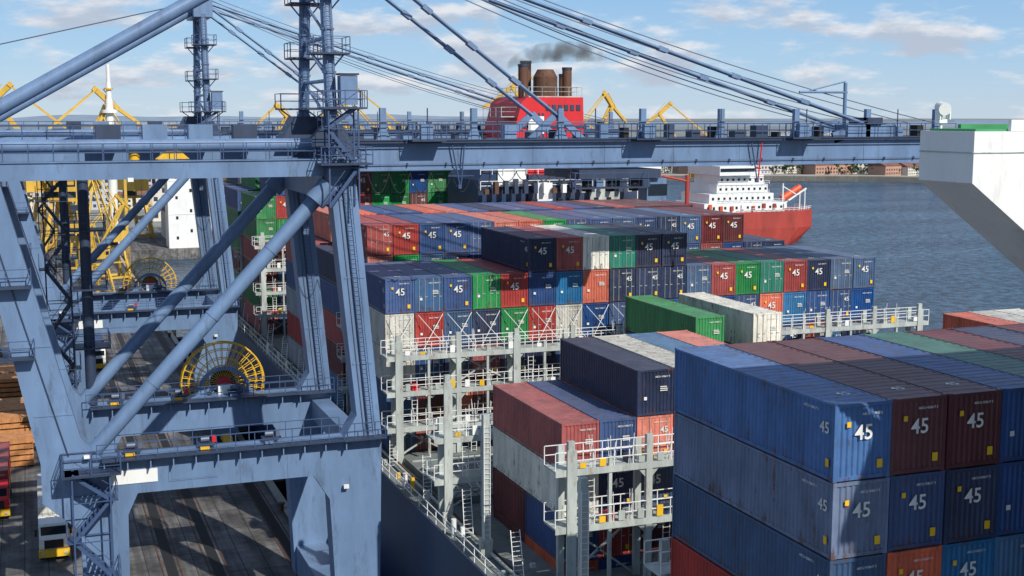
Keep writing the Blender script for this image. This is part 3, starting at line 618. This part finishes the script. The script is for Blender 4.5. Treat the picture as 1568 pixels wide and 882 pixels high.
M_leaf=paint('distant_foliage',lin(60,78,56),1,0,.5,.3,streak=False)
M_leaf2=paint('distant_foliage_light',lin(100,106,68),1,0,.5,.3,streak=False)
def tree_mass(name,fn,count):
    b=B()
    for i in range(count):
        x,y=fn(); h=R.uniform(4,10); r=h*R.uniform(.3,.5); b.tube((x,y,0),(x,y,h*.5),.3,2,5,r2=.15)
        for k in range(14):
            a=R.uniform(0,6.28); rr=r*math.sqrt(R.random()); c=Vector((x+rr*math.cos(a),y+rr*math.sin(a),h*R.uniform(.35,1)))
            s=R.uniform(.8,2.0)*(h/10)
            vs=[c+Vector((R.uniform(-s,s),R.uniform(-s,s),R.uniform(-s,s))) for _ in range(5)]
            b.add(vs,[(0,1,2),(0,2,3),(1,3,4),(0,4,1),(2,4,3)],R.choice([0,0,1]))
    return b.obj(name,[M_leaf,M_leaf2,M_rust])
def fs():
    x=R.uniform(305,1300); return x,shore_y(x)+R.choice([R.uniform(17,60),R.uniform(30,300)])
tree_mass('distant_tree_line',fs,1200)
tree_mass('distant_tree_line',lambda:(R.uniform(-250,240),R.uniform(475,1100)),700)
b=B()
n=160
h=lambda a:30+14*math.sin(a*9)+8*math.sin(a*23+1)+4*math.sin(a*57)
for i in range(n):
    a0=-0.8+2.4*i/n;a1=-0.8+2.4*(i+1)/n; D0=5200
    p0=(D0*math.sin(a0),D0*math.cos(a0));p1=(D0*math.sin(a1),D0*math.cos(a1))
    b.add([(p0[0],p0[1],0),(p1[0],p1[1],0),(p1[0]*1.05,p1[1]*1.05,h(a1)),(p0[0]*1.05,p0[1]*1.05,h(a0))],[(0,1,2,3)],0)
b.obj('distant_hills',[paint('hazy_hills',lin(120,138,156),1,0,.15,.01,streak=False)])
# ---------------------------------------------------------------- yellow harbour cranes
def ycrane():
    b=B()
    for x in (-5,5):
        for y in (-5,5): b.beam((x,y,0),(x*.6,y*.6,13),.9,.9,0)
        b.beam((x,-5,1),(x,5,1),.8,.8,0); b.beam((x*.8,-4,7),(x*.8,4,7),.5,.5,0)
    b.box(-4,4,-4,4,13,13.8,0); b.tube((0,0,13.8),(0,0,15.5),2.2,1,14)
    b.box(-7.5,3,-2.6,2.6,15.5,20,0); b.box(-7.55,-5,-2.65,2.65,20,20.3,1); b.box(3,5,-2.4,-.4,16,19,0); b.box(3.2,5.05,-2.45,-.5,17,18.6,2)
    for sy in (-1.6,1.6):
        b.beam((1.5,sy,20),(-1.5,sy*.6,31),.5,.5,0); b.beam((-5,sy,20),(-1.5,sy*.6,31),.4,.4,0)
        b.beam((2.5,sy,19),(17,sy*.4,39),.55,.8,0)
        b.beam((-1.5,sy*.6,31),(13.5,sy*.3,43),.3,.3,0)
    for k in range(6):
        t=k/6;t2=(k+1)/6;f=lambda t:Vector((2.5+14.5*t,0,19+20*t)); a=f(t);c=f(t2); wa=1.6*(1-t*.6);wc=1.6*(1-t2*.6)
        b.beam((a.x,-wa,a.z),(c.x,wc,c.z),.2,.2,0); b.beam((c.x,-wc,c.z),(c.x,wc,c.z),.2,.2,0)
    b.beam((12.5,0,43.2),(17,0,39),.9,1.4,0); b.beam((17,0,39),(25,0,33.5),.7,.9,0); b.beam((12.5,0,43.2),(25,0,33.5),.2,.25,0); b.beam((15,0,43),(20,0,37.5),.2,.2,0)
    b.tube((25,0,33.5),(25,0,12),.06,1,4); b.cbox((25,0,11.5),(1,.6,1.4),1)
    b.beam((-1.5,0,31),(-6.5,0,27),.5,.6,0); b.cbox((-6.8,0,26),(2.6,3,2.2),1)
    b.stairtower(-4.5,-3,-5.2,-3.9,0,13,0)
    return b.mesh('harbour_crane',[M_yelo,M_crdark,M_glass])
YC=ycrane()
for x,y,s,r in ((113,402,1.12,2.7),(105,398,1.05,2.2),(100,410,.9,.5),(176,408,1.25,2.9),(180,412,1.1,.5),(236,424,1.02,2.9),(66,425,1.0,.4),(10,396,1.12,2.9),(6,404,1.1,.3),(13,296,.5,.7),(18,322,.6,1.9),(12,345,.62,1.2),(30,430,1.0,2)):
    place('harbour_crane',YC,(x,y,0),r,s)
b=B()
for x in (0,14): b.beam((x,0,0),(x,0,32),.8,.8,0)
b.box(-2,16,-1.5,1.5,32,34.5,0)
for i in range(9): b.beam((-2+i*2,-1.5,34.5),(-1+i*2,-1.5,36.5),.2,.2,0); b.beam((-1+i*2,-1.5,36.5),(0+i*2,-1.5,34.5),.2,.2,0)
b.box(-2,16,-1.6,-1.4,36.5,36.8,0)
b.obj('yellow_ship_loader',[M_yelo],(27,405,0))
b=B()
b.tube((0,0,0),(0,0,44),1.5,0,12,r2=1.1); b.tube((0,0,40),(0,0,41),2.4,0,12); b.tube((0,0,44),(0,0,49),.9,0,10,r2=.7); b.tube((0,0,47),(0,0,47.5),1.4,1,10); b.tube((0,0,49),(0,0,54.5),.6,0,8); b.tube((0,0,34),(0,0,34.8),2.0,1,12)
b.obj('signal_tower',[M_white,M_yelo],(23.5,408,0))
b=B(); b.box(0,9.5,0,9,0,31,0); b.box(9.5,14,1,9,0,14,0); b.box(-.4,9.9,-.4,9.4,31,31.6,0)
for z in range(3,30,6):
    b.box(2.2,2.9,-.06,0,z-.4,z+.5,1); b.box(6.3,7.0,-.06,0,z+1.6,z+2.6,1)
for z in (10,20): b.box(-.1,9.6,-.1,0,z,z+.2,0)
b.obj('white_tower_block',[M_white,M_dark],(38,391,0));  # white block on the pier, standing in for a ship's superstructure
for x,y,s,r in ((70,425,1,0),(130,430,1.1,.02),(190,440,.9,0),(-60,300,1,1.57),(-60,220,1,1.57),(-40,380,1,1.5)):
    place('warehouse',VAR[0][1],(x,y,0),r,s)
# ---------------------------------------------------------------- bulk carrier
b=B()
hp=[(-120,-11),(-9,-11),(-3,-9.5),(0,-5),(0,5),(-3,9.5),(-9,11),(-120,11)]
lo=[(-120,-10.5),(-14,-10.5),(-9,-8),(-6,-3),(-6,3),(-9,8),(-14,10.5),(-120,10.5)]
n=len(hp); vs=[(x,y,-4) for x,y in lo]+[(x,y,2.5) for x,y in hp]+[(x,y,8) for x,y in hp]
b.add(vs,[(i,(i+1)%n,n+(i+1)%n,n+i) for i in range(n)]+[(n+i,n+(i+1)%n,2*n+(i+1)%n,2*n+i) for i in range(n)]+[tuple(range(2*n,3*n))],0)
b.box(-120,-44,-10.8,10.8,8,9.2,0)
for i in range(4): b.box(-66-i*20,-50-i*20,-8,8,9.2,11.2,0)
b.rail((-32,-10.9,8),(-9,-10.9,8),1,sp=2,r=.08)
b.box(-44,-14,-10,10,8,11,1); b.box(-42,-18,-9.5,9.5,11,14,1); b.box(-39,-20,-9,9,14,17,1); b.box(-38,-21,-8,8,17,20,1); b.box(-39,-26,-10.8,10.8,20,23,1)
for z in (11,14,17,20,23): b.rail((-39,-10,z),(-14 if z==11 else -20,-10,z),1,sp=2,r=.07)
for z,xa,xb,yy in ((9,-43,-15,-10.04),(12,-41,-19,-9.55),(15,-38,-21,-9.05),(18,-37,-22,-8.05)):
    x=xa
    while x<xb: b.box(x,x+.8,yy,yy+.5,z,z+.9,2); x+=2.1
b.box(-38.8,-26.2,-10.9,-10.7,21.2,22.3,2)
b.box(-24,-19,-3,3,14,22,0); b.box(-24.1,-18.9,-3.1,3.1,20,21.5,1); b.tube((-21,0,22),(-21,0,24),.6,3,8)
b.tube((-33,0,23),(-33,0,31),.35,1,8); b.tube((-35.5,0,27.5),(-30.5,0,27.5),.15,1,6); b.tube((-28,-4,23),(-28,-4,28),.2,1,6)
b.beam((-13,-5,9),(-2.5,-5,15),.4,.5,1); b.beam((-13,-2,9),(-2.5,-2,15),.4,.5,1); b.tube((-11,-3.5,11.6),(-4,-3.5,15.4),1.3,4,12,r2=1.1); b.beam((-3,-5,8),(-3,-5,15),.3,.3,1); b.beam((-3,-2,8),(-3,-2,15),.3,.3,1)
b.tube((-13.5,-8,8),(-13.5,-8,17),.25,1,6); b.tube((-13.5,-8,16),(-8,-8,13),.2,1,6)
b.tube((-46,-2,8),(-46,-2,20),.7,0,8); b.tube((-46,-2,18),(-56,-2,20),.4,0,8)
for i in range(8): b.cbox((-42+i*4,-10.3,9+R.random()),(1,.6,1.6),R.choice([1,1,4,0]))
b.rail((-9,-10.8,8),(-.3,-5,8),1,sp=2,r=.08); b.rail((-.3,-5,8),(-.3,5,8),1,sp=2,r=.08)
b.obj('bulk_carrier_ship',[M_hullr,M_white,M_glass,M_black,M_orange],(247,374,0))
# ---------------------------------------------------------------- trucks and yard items
def truck(cabmat,load):
    b=B()
    b.prism([(-1.6,.9),(.35,.9),(.5,1.2),(.55,2.0),(.2,3.3),(-1.4,3.5),(-1.6,3.3)],-1.22,1.22,'X',0)
    b.v=[(x,-y,z) for x,y,z in b.v]; b.f=[f[::-1] for f in b.f]
    b.box(-1.05,1.05,-.46,-.40,2.1,3.1,1); b.box(-1.26,-1.22,-.2,.9,2.1,3.0,1); b.box(1.22,1.26,-.2,.9,2.1,3.0,1)
    b.box(-1.3,1.3,-.9,-.5,.45,1.05,4); b.box(-.8,.8,-.58,-.54,1.15,1.9,2)
    for x in (-.95,.95): b.cbox((x,-.93,.75),(.3,.08,.2),3)
    b.box(-1.25,1.25,-.4,2.2,.75,.98,4); b.box(-.5,.5,-.3,13.5,.98,1.1,2); b.box(-1.2,1.2,2.2,14.2,1.1,1.3,4)
    for y in (.3,2.8,3.9,10.2,11.4,12.6):
        for x in (-1.0,1.0): b.tube((x-.2,y,.5),(x+.2,y,.5),.5,2,14); b.tube((x-.21,y,.5),(x+.21,y,.5),.22,3,8)
    for x in (-1.45,1.45): b.box(x-.1,x+.1,-.45,-.35,2.3,2.9,2)
    return b.mesh('container_truck',[cabmat,M_glass,M_black,M_steel,M_yel])
TW=truck(M_white,1); TR=truck(M_redp,1)
place('container_truck',TW,(.5,117.0,0)); place('shipping_container',C40d,(.5,119.4,1.3),0,1,PAL['w'])
place('container_truck',TR,(-4.6,131,0)); place('shipping_container',C40n,(-4.6,133.4,1.3),0,1,PAL['r'])
place('container_truck',TW,(8.5,205,0)); place('shipping_container',C40n,(8.5,207.4,1.3),0,1,PAL['b'])
place('container_truck',TR,(-8,176,0))
b=B()
for k in range(5):
    b.box(-2.2,2.2,0,3.6,.15+k*.62,.6+k*.62,0)
    for x in (-1.8,-.1,1.6): b.box(x,x+.2,0,3.6,.0+k*.62,.15+k*.62,1)
LUM=b.mesh('lumber_stack',[M_wood,M_rust])
for i in range(12):
    place('lumber_stack',LUM,(-8.5+R.choice([0,5.2,-5.2]),150+i*5.1,0),R.uniform(-.04,.04),R.uniform(.9,1.1))
def car():
    b=B(); b.prism([(-2.1,.35),(2.1,.35),(2.15,.85),(1.2,1.0),(.6,1.45),(-1.2,1.45),(-1.9,.95),(-2.15,.85)],-.85,.85,'X',0)
    b.prism([(-1.1,1.0),(1.0,1.0),(.55,1.38),(-1.1,1.38)],-.87,.87,'X',1)
    for y in (-1.3,1.3):
        for x in (-.8,.8): b.tube((x-.12,y,.33),(x+.12,y,.33),.33,2,12)
    return b
CW=car().mesh('parked_car',[M_white,M_glass,M_black]); CRd=car().mesh('parked_car',[M_crdark,M_glass,M_black])
for x,y,r in ((-2,196,0.1),(1.5,214,1.5),(-5,222,0.2),(6,236,0),(-9,240,1.4),(0,262,.1),(6.5,150,0.05)): place('parked_car',R.choice([CW,CRd]),(x,y,0),r)
for i in range(26):
    place('shipping_container',R.choice([C40n,C40d]),(-16-2.7*(i%4),150+14*(i//4)+R.uniform(-.3,.3),0 if i%3 else CH),0,1,PAL[R.choice('bnrmogwy')])
# ---------------------------------------------------------------- smoke
m=bpy.data.materials.new('funnel_smoke'); m.use_nodes=True; nt=m.node_tree; N=nt.nodes;L=nt.links; N.clear()
out=N.new('ShaderNodeOutputMaterial'); pv=N.new('ShaderNodeVolumePrincipled'); pv.inputs['Color'].default_value=(.3,.27,.25,1)
tc=N.new('ShaderNodeTexCoord'); n=N.new('ShaderNodeTexNoise'); n.inputs['Scale'].default_value=.45; n.inputs['Detail'].default_value=4; n.inputs['Roughness'].default_value=.6; L.new(tc.outputs['Object'],n.inputs['Vector'])
mr=N.new('ShaderNodeMapRange'); mr.inputs[1].default_value=.42; mr.inputs[2].default_value=.7; mr.inputs[4].default_value=.8; L.new(n.outputs[0],mr.inputs[0]); L.new(mr.outputs[0],pv.inputs['Density'])
L.new(pv.outputs[0],out.inputs['Volume'])
b=B()
pts=[((-3,0,-.6),.5),((-1.5,0,.3),.9),((1,0,.9),1.2),((4,0,1.2),1.35),((7,0,1.2),1.3),((9,0,.8),.8),((10.5,0,.4),.3)]
ns=12; vs=[]
for p,r in pts:
    for i in range(ns):
        a=2*math.pi*i/ns; vs.append((p[0],p[1]+r*1.3*math.cos(a),p[2]+r*math.sin(a)))
fs_=[tuple(range(ns))[::-1],tuple(range(len(vs)-ns,len(vs)))]
for k in range(len(pts)-1):
    for i in range(ns): fs_.append((k*ns+i,k*ns+(i+1)%ns,(k+1)*ns+(i+1)%ns,(k+1)*ns+i))
b.add(vs,fs_,0); b.obj('funnel_smoke',[m],(fx-2.0,149,45.8))
print('objects',len(bpy.data.objects))
